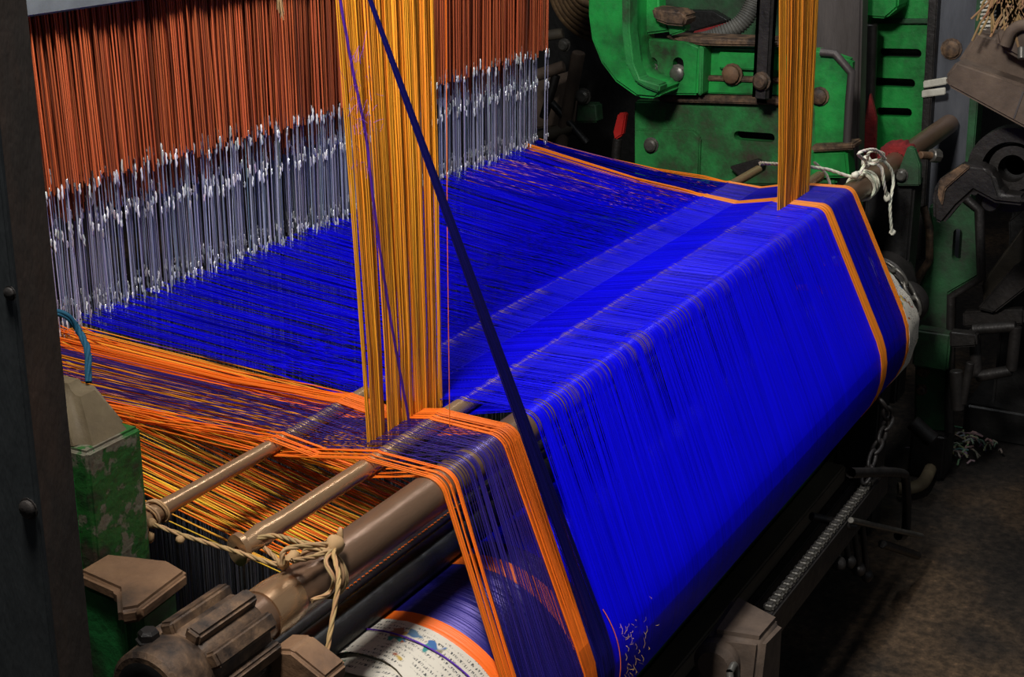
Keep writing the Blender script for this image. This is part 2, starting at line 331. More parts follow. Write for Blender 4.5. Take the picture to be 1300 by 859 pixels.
lease(*L1, .105, 'thin brass-brown lease rod nearer the harness, threads crossing over and under it')
lease(*L2, .108, 'brass-brown lease rod with pierced end, lying right beside the back rest pipe')

# ------------------------------------------------------------------ stretched warp (uncountable threads)
HY = .765                              # harness plane
def warp(xb, xr, xm, xh, zh, r, over, wrap=70, wob=.0004):
    """threads: roll -> tangent -> over the bar -> lease rods (over/under) -> harness"""
    k = len(xb); out = []
    t0 = math.pi-SPH                   # tangent normal angle measured from +Y
    A = np.radians(np.linspace(180+wrap, math.degrees(t0), 10))
    seg = [(xr, RY+(RR+r)*math.cos(a), RZ+(RR+r)*math.sin(a)) for a in A]
    for t in (.25, .5, .75):
        y0, z0 = RY+(RR+r)*math.cos(t0), RZ+(RR+r)*math.sin(t0); y1, z1 = BY+(BR+r)*math.cos(t0), BZ+(BR+r)*math.sin(t0)
        seg.append((xr+(xb-xr)*t, y0+(y1-y0)*t, z0+(z1-z0)*t))
    for a in np.linspace(t0, math.pi/2, 7): seg.append((xb, BY+(BR+r)*math.cos(a), BZ+(BR+r)*math.sin(a)))
    sg = np.where(over, 1., -1.)
    for (Y, zc, rr), s, ff in ((L2, sg, .4), (L1, -sg, 1.)):
        xx = xb+(xm-xb)*ff
        for dy, dz in ((-.5, .86), (0, 1.), (.5, .86)): seg.append((xx, Y+dy*rr, zc+s*(rr*dz+r)))
    for t in (.12, .35, .65, .88, 1.0):
        seg.append((xm+(xh-xm)*t, L1[0]+(HY-L1[0])*t, L1[1]*(1-t)+zh*t-.001*math.sin(math.pi*t)-sg*(L1[2]+r)*max(0, 1-t*3)))
    P = np.zeros((k, len(seg), 3))
    for i, (x, y, z) in enumerate(seg): P[:, i, 0] = x; P[:, i, 1] = y; P[:, i, 2] = z
    P[:, 10:13, 0] += rng.normal(0, wob, (k, 1)); P[:, -5:-1, 2] += rng.normal(0, .002, (k, 1))
    return P
def clump(x0, x1, k, amount, each=7):
    """evenly spaced threads drawn into little groups"""
    u = np.linspace(0, 1, k); sp = (x1-x0)/(k-1); g = np.arange(k)/each+rng.normal(0, .15, k).cumsum()*.15
    gaps = np.where(rng.random(k) < 1.2/each, rng.uniform(.6, 2.4, k)*amount, rng.uniform(-.1, .1, k)).cumsum(); gaps -= np.linspace(0, gaps[-1], k)
    return x0+(x1-x0)*u+sp*gaps*.8+.35*amount*sp*np.sin(2*np.pi*g)*rng.uniform(.4, 1, k)+rng.normal(0, .12*sp, k)
def sheet(name, mat, k, b0, b1, r0, r1, m0, m1, h0, h1, rad, label, cat, lo=.75, hi=1.1, cl=.9, zs=.012, each=7, wrap=70):
    over = (np.arange(k) % 2 == 0)
    P = warp(clump(b0, b1, k, cl, each), np.linspace(r0, r1, k), clump(m0, m1, k, cl*.8, each+2), clump(h0, h1, k, 1.2, 9), .894+rng.uniform(-zs, zs, k), rad, over, wrap)
    o = link(name, tubes(P, rad, 4, tints(k, lo, hi)), mat); return tag(o, label, cat, kind='stuff')
sheet('blue_warp', 'blue', 800, .588, 1.822, .552, 1.83, .556, 1.79, .595, 2.05, .00057, 'broad sheet of bright royal blue warp threads stretched from roll to harness', 'warp threads', cl=1.35)
sheet('purple_warp', 'purple', 44, .385, .498, .338, .472, .378, .488, .355, .50, .00062, 'narrow sheer strip of purple warp threads beside the bare end of the pipe', 'warp threads', .5, 1.2, 1.5, each=5)
sheet('violet_warp', 'blue', 95, 1.868, 2.012, 1.875, 2.025, 1.81, 1.93, 2.06, 2.12, .00055, 'narrow strip of deep blue warp threads beside the knotted white string', 'warp threads', .15, .55)
sheet('orange_warp', 'orange', 14, .350, .382, .306, .334, .345, .376, .325, .352, .0011, 'loose outermost stripe of orange threads over the bare pipe, beside purple threads', 'warp threads', .8, 1.15, 2.2, each=5)
sheet('orange_warp', 'orange', 26, .500, .540, .475, .505, .492, .528, .503, .535, .0011, 'wide stripe of orange threads between purple threads and a gap on the pipe', 'warp threads', .8, 1.15, 1.8, each=6)
sheet('orange_warp', 'amber', 22, 1.826, 1.864, 1.833, 1.871, 1.79, 1.812, 2.048, 2.062, .0011, 'wide yellow-orange edge stripe along the far border of the broad blue sheet', 'warp threads', .85, 1.15, 1.0)
sheet('orange_warp', 'amber', 9, 2.014, 2.032, 2.029, 2.049, 1.93, 1.945, 2.12, 2.135, .0011, 'thin orange selvedge stripe at the outermost far border of the warp', 'warp threads', .8, 1.1, 1.0)

# lower layer of golden pattern threads: they leave a low rod behind the bar and rise to the harness
LR = (.058, .772, .007)
lo_rod = thing('guide_rod', 'thin dark guide rod low behind the back rest pipe, golden threads bending round it', 'rod', (.1, LR[0], LR[1]))
link('shaft', lathe([(.06, 0), (.06, LR[2]), (2.2, LR[2]), (2.2, 0)], 'x', (0, LR[0], LR[1]), 16), 'iron', lo_rod)
def lower(k, x0, x1, h0, h1):
    u = np.linspace(0, 1, k); g = np.floor(np.arange(k)/4)
    xb = x0+(x1-x0)*u+rng.normal(0, .0006, k)+.0012*(g % 2); xh = h0+(h1-h0)*u+rng.normal(0, .012, k)
    pts = [(xb, LR[0]+.012, LR[1]-.007), (xb, LR[0]+.03, LR[1]-.008)]
    P = np.zeros((k, 7, 3)); P[:, 0] = np.stack([xb, np.full(k, LR[0]-.006), np.full(k, LR[1]-.004)], 1); P[:, 1] = np.stack([xb, np.full(k, LR[0]), np.full(k, LR[1]-.0085)], 1)
    zh = .885+rng.normal(0, .012, k)
    for i, t in enumerate((.03, .25, .5, .75, 1.)):
        P[:, 2+i] = np.stack([xb+(xh-xb)*t, np.full(k, LR[0]+(HY-LR[0])*t), LR[1]-.0085+(zh-LR[1]+.0085)*t], 1)
    return P
tag(link('golden_lower_threads', tubes(lower(84, .255, .52, .30, .53), .0010, 4, tints(84, .6, 1.2, .1)), 'gold'), 'fan of golden pattern threads running below the orange warp to the harness', 'warp threads', kind='stuff')
tag(link('orange_lower_threads', tubes(lower(34, .26, .52, .28, .56)+np.array([0, 0, .012]), .0010, 4, tints(34, .7, 1.15)), 'orange'), 'orange threads crossing the golden fan under the lease rods', 'warp threads', kind='stuff')

# ------------------------------------------------------------------ hanging bands of extra warp
def band(label, top, bot, nst, per, mat, rad, Y0):
    """strands hang from an overhead beam, dip through the warp and turn off towards the harness"""
    t = thing('hanging_yarn_band', label, 'yarn band', ((bot[0]+bot[1])/2, Y0, .86))
    path = [(Y0+.012, 1.80), (Y0+.005, 1.45), (Y0+.002, 1.2), (Y0, 1.0), (Y0, .885), (Y0+.003, .868), (Y0+.02, .858), (Y0+.2, .868), (HY, .888)]
    for i in range(nst):
        u = (i+.5)/nst; k = per; wdt = (bot[1]-bot[0])/nst*.80; wt = (top[1]-top[0])/nst*.90
        ub = bot[0]+(bot[1]-bot[0])*u+rng.normal(0, .0007); ut = top[0]+(top[1]-top[0])*u+rng.normal(0, .0008)
        P = np.zeros((k, len(path), 3)); s = np.linspace(-.5, .5, k)
        for j, (yy, zz) in enumerate(path):
            f = max(0, (zz-.90)/.52)
            P[:, j, 0] = ub+(ut-ub)*f+s*(wdt+(wt-wdt)*f); P[:, j, 1] = yy+rng.normal(0, .0008, k); P[:, j, 2] = zz
        P[:, -2:, 0] += rng.normal(0, .010, (k, 1)); P[:, -3:, 2] += rng.normal(-.006, .005, (k, 1))
        P[:, :5, 1] += rng.normal(0, .0012)
        link('strand', tubes(P, rad*rng.uniform(.85, 1.15, k), 4, tints(k, .72, 1.15, .04)*np.array([1, random.uniform(.86, 1.14), 1])), mat, t)
    return t
band('broad curtain of amber yarn hanging in front of the harness onto the purple warp', (.380, .580), (.405, .577), 24, 8, 'band', .00098, .115)
band('narrow band of amber yarn hanging beside the knotted white string', (1.690, 1.935), (1.752, 1.94), 11, 9, 'band', .00145, .052)
def fan(name, label, a, b_, wa, wb, k, rad, mat, sag=0):
    a, b_ = np.array(a), np.array(b_); t = np.linspace(0, 1, 9)[None, :, None]; s = np.linspace(-.5, .5, k)[:, None, None]
    P = a+(b_-a)*t+s*(np.array(wa)*(1-t)+np.array(wb)*t); P = P+rng.normal(0, .0006, (k, 1, 3))
    return tag(link(name, tubes(P, rad, 4, tints(k, .6, 1.2)), mat), label, 'yarn strand', kind='stuff')
e0 = np.array(at(470, 0, 1, .02)); t0 = math.pi-SPH; k = 26; s_ = np.linspace(-.5, .5, k)[:, None]; P = []
e1 = np.array((.533, RY+(RR+.003)*math.cos(t0), RZ+(RR+.003)*math.sin(t0)))
for t in np.linspace(-.15, 1, 9): P.append(e0+(e1-e0)*t+s_*np.array((.004+.034*max(t, 0), 0, .003)))
for a in np.linspace(t0, math.radians(225), 8)[1:]: P.append(np.array((.533, RY+(RR+.003)*math.cos(a), RZ+(RR+.003)*math.sin(a)))+s_*np.array((.038, 0, 0)))
P = np.stack(P, 1)+rng.normal(0, .0005, (k, 1, 3))
tag(link('navy_yarn_strand', tubes(P, .0007, 4, tints(k, .6, 1.2)), 'navy'), 'dark navy bundle of threads slanting from overhead across the amber curtain to the roll', 'yarn strand', kind='stuff')
pts = [at(425, -40, 1, .09), at(446, 80, 1, .09), at(464, 170, 1, .09), at(476, 270, 1, .09), at(495, 400, 1, .095), at(524, 560, 1, .10)]
tag(link('violet_strand', tubes(twisted(pts, .0016, 3, 30), .0011, 5, tints(3)), 'violet'), 'single frayed violet strand clinging to the amber curtain of yarn', 'yarn strand')
fz = []
for i in range(60):
    c = at(random.gauss(455, 10), random.choice([75, 80, 120, 150, 165, 210])+random.gauss(0, 8), 1, .088); d = Vector((random.gauss(0, .008), random.gauss(-.002, .003), random.gauss(.004, .008)))
    fz.append([list(c), list(c+d*.5+Vector((0, 0, random.gauss(0, .004)))), list(c+d)])
tag(link('violet_fluff', tubes(np.array(fz), .00018, 3, tints(60, 1.2, 1.6)*np.array([2.2, 2.6, 1.4])), 'violet'), 'wisps of violet lint caught on the amber curtain of yarn', 'lint', kind='stuff')
tag(link('orange_loose_thread', tubes(np.array([[list(at(566, -30, 1, .05)), list(at(568, 300, 1, .05)), list(at(571, 545, 1, .05))]]), .0006, 4), 'orange'), 'single fine orange thread hanging straight beside the amber curtain', 'thread')

# ------------------------------------------------------------------ harness
har = thing('jacquard_harness', 'wide harness curtain of rust-red cords knotted to bright steel heddle wires', 'harness', (1.2, .78, 0))
def comb(k, x0, x1, jit):
    return np.linspace(x0, x1, k)+rng.normal(0, jit, k)
X0, X1 = .20, 2.125
def rowset(Yc, zk, kc, kw, dz, mid=None):
    # cords above the knots
    xb = comb(kc, X0, X1, .0008); xt = xb*1.0+(xb-1.2)*.012+rng.normal(0, .0016, kc); zb = zk+rng.uniform(-dz, dz, kc)
    P = np.zeros((kc, 4, 3)); yj = rng.normal(0, .006, kc)
    for j, f in enumerate((0, .33, .66, 1)):
        P[:, j] = np.stack([xt+(xb-xt)*f, Yc+yj*(.6+.4*f), 1.375*(1-f)+zb*f], 1)
    t_ = tints(kc, .5, 1.25, .04); dark = rng.random(kc) < .12; t_[dark] *= .3
    link('harness_cords', tubes(P, rng.uniform(.0011, .0016, kc), 4, t_), 'cord', har, kind='stuff')
    # heddle wires below, knots, lingoes
    xw = comb(kw, X0, X1, .0012); zt = zk+rng.uniform(-dz, dz, kw); yj = rng.normal(0, .007, kw)
    P = np.zeros((kw, 3, 3)); lean = rng.normal(0, .0012, kw)
    for j, zz in enumerate((zt, .5*(zt+.9), np.full(kw, .885))): P[:, j] = np.stack([xw+lean*j, Yc+yj, zz], 1)
    link('heddle_wires', tubes(P, rng.uniform(.0006, .0010, kw), 4, tints(kw, .3, 1.15, .04)*np.array([.9, .92, 1.1])), 'wire', har, kind='stuff')
    rows = [(zt, 'knots', 1.0), (np.full(kw, .905)+rng.uniform(-.004, .014, kw), 'wire_eyes', .7)]
    if mid: rows.append((mid+rng.uniform(-dz, dz, kw), 'knots', .85))
    for zc, lab, am in rows:
        P = np.zeros((kw, 5, 3)); h = rng.uniform(.006, .012, kw)*am
        for j, f in enumerate((-1, -.4, .1, .6, 1)): P[:, j] = np.stack([xw+rng.normal(0, .0007, kw), Yc+yj-.002, zc+h*f], 1)
        rr = np.outer(rng.uniform(.0014, .0025, kw)*am, (.25, 1, .7, 1, .25))
        link(lab, tubes(P, rr, 5, tints(kw, .35, 1.25, .03)), 'knot', har, kind='stuff')
    xl = comb(kw, X0, X1, .001); P = np.zeros((kw, 3, 3))
    for j, zz in enumerate((.885, .5, .05)): P[:, j] = np.stack([xl+rng.normal(0, .0008, kw)*j, np.full(kw, Yc+.01)+yj, np.full(kw, zz)], 1)
    link('lingo_weights', tubes(P, rng.uniform(.0007, .0014, kw), 4, tints(kw, .4, 2.2, .05)), 'lingo', har, kind='stuff')
rowset(.818, 1.058, 820, 330, .012)
rowset(.800, 1.050, 820, 330, .014)
rowset(.762, 1.114, 560, 190, .009, 1.043)
rowset(.745, 1.106, 480, 190, .010, 1.036)
cb = thing('comber_board', 'grey comber board edge above the rust-red cords', 'board', (1.2, .78, 1.36))
link('plank', box(-.1, 2.3, .715, .84, 1.362, 1.40, .003), 'board', cb)
# little hanging tassel in front of the cords
tt = at(352, -22, 1, .66); tp = []
for i in range(26):
    d = Vector((random.gauss(.006, .005), random.gauss(0, .004), -.045+random.gauss(0, .006)))
    tp.append([list(tt+Vector((0, 0, .06))), list(tt+Vector((random.gauss(0, .003), 0, .02))), list(tt+d*.7), list(tt+d)])
tag(link('cord_tassel', tubes(np.array(tp), .0008, 4, tints(26)), 'string'), 'frayed pale cord end dangling before the rust-red cords', 'cord')

# ------------------------------------------------------------------ ropes at the near end
def tie(label, mat, ropes, knots, cat='string', loc=(0, 0, .9), r=.0028):
    t = thing('tied_string', label, cat, loc)
    for nm, pts, rr in ropes: rope(nm, pts, rr, mat, t)
    for c, rr, sq in knots: link('knot', blob(c, rr, sq, .16), mat, t)
    return t
def coil(x, n_, R, rr, skew=.004):
    a = np.linspace(0, 2*np.pi*n_, 24*n_); return [(x+skew*i/24, BY+R*math.cos(t), BZ+R*math.sin(t)) for i, t in enumerate(a)][::3]
k1 = at(372, 706, 1, -.012); k2 = at(425, 692, 1, -.02)
tie('tan cotton string lashing the pierced rod end to the pipe, its tail hanging down', 'string', [
    ('coil', coil(.135, 2, BR+.003, .003), .0030),
    ('lashing', [at(192, 664, 1, .20), at(235, 680, 1, .15), at(300, 700, 1, .08), at(352, 716, 1, .02), k1], .0026),
    ('lashing', [at(320, 684, 1, .08), at(350, 680, 1, .06), at(390, 690, 1, .0), k2], .0028),
    ('lashing', [at(335, 694, 1, .075), at(352, 710, 1, .04), at(358, 716, 1, .02)], .0026),
    ('loop', [at(358, 716, 1, .0), at(362, 698, 1, -.0), at(395, 692, 1, -.01), k2, at(400, 706, 1, -.02), at(370, 712, 1, -.02)], .0028),
    ('tail', [k2, at(424, 705, 1, -.03), at(430, 735, 1, -.05), at(424, 775, 1, -.055), at(415, 830, 1, -.06), at(408, 900, 1, -.06)], .0026),
    ('tail', [k2, at(414, 712, 1, -.03), at(423, 735, 1, -.042), at(418, 752, 1, -.035), at(396, 762, 1, -.03)], .0024)],
    [(k2, .0115, (1, .8, 1.1)), (k1, .008, (1.2, .8, .8)), (at(360, 714, 1, .01), .007, (1, 1, 1)), (at(192, 664, 1, .2), .006, (1, 1, 1)), (at(432, 679, 1, -.02), .006, (.6, .6, 1.5))])
r1 = at(190, 660, 1, .205)
tie('short tan string wound round the end of the rod nearer the harness', 'string', [
    ('coil', [(.118+.002*i, L1[0]+.0135*math.cos(i*.8), L1[1]+.0135*math.sin(i*.8)) for i in range(17)], .0026),
    ('tail', [r1, at(186, 675, 1, .2), at(188, 688, 1, .2)], .002)], [(at(229, 685, 1, .15), .005, (1, 1, 1)), (at(190, 682, 1, .2), .0055, (1, 1, 1.2))])
# far end
f1 = at(1100, 205, 1, -.012)
Rf = BR+.004
tie('white string knotted round the far end of the pipe, tails dangling', 'whitestring', [
    ('coil', [(2.14+.0016*i, BY+Rf*math.cos(i*.6), BZ+Rf*math.sin(i*.6)) for i in range(28)], .0034),
    ('lashing', [at(965, 207, 1, .09), at(1010, 210, 1, .07), at(1050, 215, 1, .04), at(1085, 224, 1, .0), f1], .0036),
    ('lashing', [at(1034, 206, 1, .07), at(1048, 220, 1, .06), at(1054, 234, 1, .055)], .0030),
    ('loop', [f1, at(1105, 192, 1, -.03), at(1122, 196, 1, -.035), at(1110, 208, 1, -.03), f1], .0034),
    ('loop', [f1, at(1090, 195, 1, -.03), at(1110, 190, 1, -.04), at(1124, 202, 1, -.04)], .0034),
    ('tail', [f1, at(1118, 212, 1, -.04), at(1122, 232, 1, -.045), at(1126, 250, 1, -.045)], .0036),
    ('tail', [f1, at(1122, 205, 1, -.04), at(1134, 225, 1, -.05), at(1130, 260, 1, -.05), at(1132, 294, 1, -.05)], .0034)],
    [(f1, .014, (1, .8, 1)), (at(1126, 250, 1, -.045), .008, (.9, .9, 1.4)), (at(1133, 295, 1, -.05), .008, (1.2, .9, .9)), (at(1086, 222, 1, -.005), .010, (1.2, .8, .8))])

# ------------------------------------------------------------------ near end ironwork
post = thing('steel_post', 'tall dark rusted steel post standing in front of the harness', 'post', (-.3, .0, 0))
link('flange', prism([(-.300, -.060), (-.258, -.060), (-.258, -.054), (-.300, -.054)], 2, 0, 2.3, .002), 'poststeel', post)
link('web', prism([(-.3005, -.0605), (-.294, -.0605), (-.294, .26), (-.3005, .26)], 2, 0, 2.3, .002), 'postgrey', post)
p = at(37, 645, 0, -.3); link('bolt', hexbolt((-.300, p.y, p.z), 'x-', .007, .005), 'iron', post)
p = at(13, 372, 0, -.3); link('bolt', hexbolt((-.300, p.y, p.z), 'x-', .0045, .003), 'iron', post)  # dark bolt head added in place of a hole in the post
# side frame end casting: upright with a sloped dusty cap
cs = thing('frame_casting', 'upright loom frame casting with chipped green paint and a dusty sloped top', 'casting', (.03, .25, 0))
def hull(v, faces, bevel=.005):
    bm = bmesh.new(); vv = [bm.verts.new(q) for q in v]
    for f_ in faces: bm.faces.new([vv[i] for i in f_])
    bmesh.ops.recalc_face_normals(bm, faces=bm.faces)
    if bevel: bmesh.ops.bevel(bm, geom=list(bm.edges), offset=bevel, segments=3, affect='EDGES', clamp_overlap=True)
    me = bpy.data.meshes.new('hull'); bm.to_mesh(me); bm.free(); smooth(me, 40); return me
def frustum(z0, r0, z1, r1, bevel=.005):
    (a0, a1, b0, b1), (c0, c1, d0, d1) = r0, r1
    return hull([(a0, b0, z0), (a1, b0, z0), (a1, b1, z0), (a0, b1, z0), (c0, d0, z1), (c1, d0, z1), (c1, d1, z1), (c0, d1, z1)],
                [(0, 1, 2, 3), (7, 6, 5, 4), (0, 4, 5, 1), (1, 5, 6, 2), (2, 6, 7, 3), (3, 7, 4, 0)], bevel)
CX0, CX1, CY0 = -.002, .080, .18
link('upright', box(CX0, CX1, CY0, .40, .0, 1.020, .004), 'greenchip', cs)
link('cap', frustum(1.010, (CX0, CX1, CY0, .40), 1.072, (CX0+.026, CX1-.016, CY0+.042, .40), .012), 'tan', cs)
link('side_rib', box(CX0-.012, CX0+.004, CY0+.02, .40, 0, .99, .004), 'green', cs)
# lug with slanted shelf
lug = at(240, 725, 2, .9)
link('lug', prism([(.016, .182), (.034, .115), (.024, .082), (-.058, .074), (-.074, .088), (-.040, .120), (-.030, .182)], 2, .884, .902, .005), 'rustorange', cs)
link('lug_web', prism([(.010, .182), (.020, .11), (.012, .088), (-.050, .082), (-.060, .092), (-.034, .120), (-.026, .182)], 2, .66, .886, .005), 'greendirt', cs)
b_ = [at(84, 400, 1, .28), at(100, 420, 1, .27), at(111, 445, 1, .25), at(112, 485, 1, .235)]
tag(link('blue_cord', tubes(twisted([at(60, 396, 1, .3)]+b_, .0035, 3, 40), .0024, 6), 'bluestring'), 'short teal cord bending down onto the dusty casting top', 'cord')
# toothed clutch wheel on the pipe end
gw = thing('toothed_wheel', 'rusty brown toothed wheel with hub on the near end of the pipe', 'gear', (-.06, BY, BZ))
link('wheel_body', lathe([(-.088, .020), (-.088, .038), (-.084, .041), (-.006, .041), (-.002, .038), (-.002, .020)], 'x', (0, BY, BZ), 40), 'rust', gw)
tm = box(-.090, .000, -.0085, .0085, .030, .050, .003); tm.materials.append(MT['rust'])
for i in range(9):
    o = bpy.data.objects.new('tooth', tm); COL.objects.link(o); o.parent = gw; o.matrix_parent_inverse = gw.matrix_world.inverted()
    o.matrix_world = Matrix.Translation((0, BY, BZ)) @ Matrix.Rotation(math.radians(20+i*40), 4, 'X')
link('hub', lathe([(-.138, .024), (-.138, .039), (-.134, .043), (-.105, .045), (-.088, .038), (-.088, .02)], 'x', (0, BY, BZ), 40), 'rust', gw)
link('hub_bore', lathe([(-.136, .015), (-.1385, .018), (-.1395, .030), (-.138, .034), (-.137, .034)], 'x', (0, BY, BZ), 32), 'black', gw)
link('shaft_end', lathe([(-.144, 0), (-.144, .012), (-.142, .015), (-.12, .015)], 'x', (0, BY, BZ), 24), 'oldsteel', gw)
link('grub_screw', hexbolt((-.112, BY+.016, BZ+.040), 'z', .010, .012, False), 'iron', gw)
br = thing('bearing_bracket', 'rusty cast bracket with green streaks holding the pipe beside the toothed wheel', 'bracket', (.01, -.06, .8))
link('jaw', prism([(-.010, .800), (-.092, .790), (-.100, .842), (-.060, .862), (-.034, .856), (-.028, .838), (-.010, .826)], 0, -.002, .036, .004), 'rustorange', br)
link('jaw', prism([(-.01, .76), (-.080, .755), (-.086, .790), (-.01, .80)], 0, -.040, .030, .004), 'rust', br)
link('stem', box(-.02, .03, -.05, .06, 0, .80, .004), 'greendirt', br)
# dark beam and its felted face between the bar and the roll
db = thing('back_rail', 'heavy black cross rail behind and below the back rest pipe', 'rail', (1.2, .13, .7))
link('rail', box(.02, 2.4, .115, .155, .60, .72, .004), 'black', db)
link('lower_tube', lathe([(.02, 0), (.02, .022), (2.4, .022), (2.4, 0)], 'x', (0, .06, .730), 24), 'black', db)

# ------------------------------------------------------------------ below the roll: weight lever, rails, chains
rl = thing('floor_rail', 'long grey-brown timber rail lying along the floor under the roll', 'rail', (1.3, .03, 0))
link('plank', box(.6, 2.45, .02, .07, .06, .17, .004), 'wood', rl)
link('green_board', box(.6, 2.42, .075, .095, .14, .44, .004), 'shadegreen', rl)
link('edge_strip', box(.6, 2.45, -.004, .018, .06, .135, .003), 'iron', rl)
LY = -.165                           # lever plane, just outside the roll
lv = thing('weight_lever', 'long dark notched let-off lever with a row of worn bright teeth', 'lever', (1.7, LY, .3))
A_ = at(975, 775, 1, LY); B_ = at(1105, 612, 1, LY); dirv = (B_-A_).normalized()
def along(s, dz=0, dy=0): q = A_+(B_-A_)*s; return Vector((q.x, q.y+dy, q.z+dz))
sl = (B_.z-A_.z)/(B_.x-A_.x)
link('bar', prism([(A_.x-.12, A_.z-.06-.12*sl), (B_.x+.1, B_.z-.06+.1*sl), (B_.x+.1, B_.z+.1*sl), (A_.x-.12, A_.z-.12*sl)], 1, LY-.012, LY+.008, .003), 'iron', lv)
tm = box(-.0085, .0085, -.009, .009, -.006, .008, .004); tm.materials.append(MT['boltsteel'])
nt = 27
for i in range(nt):
    o = bpy.data.objects.new('tooth', tm); COL.objects.link(o); o.parent = lv; o.matrix_parent_inverse = lv.matrix_world.inverted()
    o.matrix_world = Matrix.Translation(along((i+.3)/nt, .004)) @ Matrix.Rotation(-math.atan(sl), 4, 'Y')
wt = thing('lever_weight', 'chipped brown cast-iron block weight hooked on the notched lever', 'weight', (1.1, LY, .2))
c0 = at(960, 790, 1, LY-.015)
link('block', hull([(c0.x-.085, LY-.045, c0.z-.22), (c0.x+.055, LY-.045, c0.z-.22), (c0.x+.055, LY+.035, c0.z-.22), (c0.x-.085, LY+.035, c0.z-.22),
                    (c0.x-.060, LY-.050, c0.z+.01), (c0.x+.050, LY-.045, c0.z-.01), (c0.x+.060, LY+.045, c0.z+.015), (c0.x-.075, LY+.040, c0.z+.005)],
                   [(0, 1, 2, 3), (7, 6, 5, 4), (0, 4, 5, 1), (1, 5, 6, 2), (2, 6, 7, 3), (3, 7, 4, 0)], .012), 'brownblock', wt)
link('boss', rod((c0.x-.095, LY+.02, c0.z-.04), (c0.x+.0, LY+.02, c0.z-.04), .036, 24, .3), 'brownblock', wt)
hp = [(c0.x-.13, LY-0.020, c0.z-.02), (c0.x-.145, LY-0.030, c0.z-.05), (c0.x-.14, LY-0.032, c0.z-.09), (c0.x-.12, LY-0.030, c0.z-.10), (c0.x-.105, LY-0.025, c0.z-.06), (c0.x-.108, LY-0.020, c0.z-.02), (c0.x-.13, LY-0.020, c0.z-.02)]
link('hook', tubes(spline(hp, 8)[None], .006, 8), 'boltsteel', wt)
ch = thing('let_off_chain', 'oily chain hanging from the far flange of the roll to the lever', 'chain', (2.2, -.1, .4))
link_chain('let_off_chain', [at(1118, 508, 1, LY+.01), at(1130, 530, 1, LY), at(1108, 580, 1, LY), at(1092, 630, 1, LY)], ch, .016, .0042, 'iron')
c2 = thing('let_off_chain', 'oily chain wrapped on the far flange of the roll', 'chain', (2.2, -.1, .6))
link_chain('c', [(2.165, RY+.143*math.cos(math.radians(t)), RZ+.143*math.sin(math.radians(t))) for t in range(80, 171, 10)], c2, .016, .0042)
hk = thing('iron_strap', 'dark iron stirrup round the far end of the notched lever', 'bracket', (1.9, LY, .3))
P = [at(x, y, 1, LY-.02) for x, y in ((1080, 600), (1140, 600), (1150, 612), (1150, 672), (1140, 680))]
link('loop', tubes(spline(P, 8)[None], .010, 8), 'iron', hk)
link('pin', rod(at(1080, 660, 1, LY-.02), at(1170, 680, 1, LY-.04), .006), 'boltsteel', hk)
link('pin', rod(at(1120, 690, 1, LY-.02), at(1165, 705, 1, LY-.04), .009), 'iron', hk)
for i, (x, y) in enumerate(((1065, 715), (1078, 712), (1090, 722), (1100, 730))): link('nut', blob(at(x, y, 1, LY-.01), .014, (1, 1, 1), .12), 'iron', hk)
for x, y, x2, y2 in ((1065, 715, 1062, 690), (1078, 712, 1072, 680), (1090, 722, 1084, 668), (1100, 730, 1094, 655)): link('hanger', rod(at(x, y, 1, LY-.01), at(x2, y2, 1, LY), .006), 'iron', hk)
link('cross_pin', rod(at(1030, 655, 1, LY+.04), at(1085, 668, 1, LY-.02), .008), 'iron', hk)
pp = thing('bent_pipe', 'short tan bent pipe lying on the dark floor', 'pipe', (2.6, -.1, 0))
link('tube', tubes(spline([at(1187, 578, 2, .03), at(1180, 598, 2, .03), at(1170, 614, 2, .03), at(1152, 620, 2, .03), at(1140, 620, 2, .03)], 8)[None], .016, 10), 'tan', pp)

# ------------------------------------------------------------------ far side frame
FX = 2.46
fr = thing('loom_side_frame', 'bright green cast-iron loom side frame with bolted plates and a slotted lower panel', 'loom frame', (FX, .4, 0))
def plate(name, mat, px, X, thick, parent, bevel=.006): return link(name, prism(YZ(*px, X=X), 0, X, X+thick, bevel), mat, parent)
def slotted(name, mat, px, slots, X, thick, parent):
    """plate with long rounded slots cut through it"""
    me = prism(YZ(*px, X=X), 0, X, X+thick, .005); o = link(name, me, mat, parent)
    for (x0, y0, x1, y1, h) in slots:
        a, b_ = at(x0, y0, 0, X), at(x1, y1, 0, X); pts = []
        d = Vector((b_.y-a.y, b_.z-a.z)).normalized(); nn = Vector((-d.y, d.x))
        for c, s in ((Vector((b_.y, b_.z)), -90), (Vector((a.y, a.z)), 90)):
            for t in range(0, 181, 30):
                th = math.radians(s+t); q = c+h*(d*math.cos(th)+nn*math.sin(th)); pts.append((q.x, q.y))
        cm = prism(pts, 0, X-.05, X+thick+.05, 0); co = bpy.data.objects.new('cutter', cm)
        COL.objects.link(co); md = o.modifiers.new('b', 'BOOLEAN'); md.object = co; md.operation = 'DIFFERENCE'; md.solver = 'EXACT'
        bpy.context.view_layer.update(); dg = bpy.context.evaluated_depsgraph_get(); nm = bpy.data.meshes.new_from_object(o.evaluated_get(dg))
        o.modifiers.clear(); smooth(nm, 30); o.data = nm; bpy.data.objects.remove(co)
    return o
def bolt(px, X, r, parent, mat='boltsteel', h=.016):
    p = at(*px, 0, X); return link('bolt', hexbolt((X, p.y, p.z), 'x-', r, h), mat, parent)
slotted('lower_panel', 'greendirt', [(805, 128), (1062, 132), (1062, 235), (805, 235)], [(937, 172, 978, 175, .011)], FX, .03, fr)
plate('panel_backing', 'black', [(810, 135), (1055, 140), (1055, 230), (810, 230)], FX+.09, .02, fr)
pad = plate('raised_pad', 'greendirt', [(806, 164), (880, 166), (889, 176), (887, 225), (806, 225)], FX-.012, .014, fr, .004)
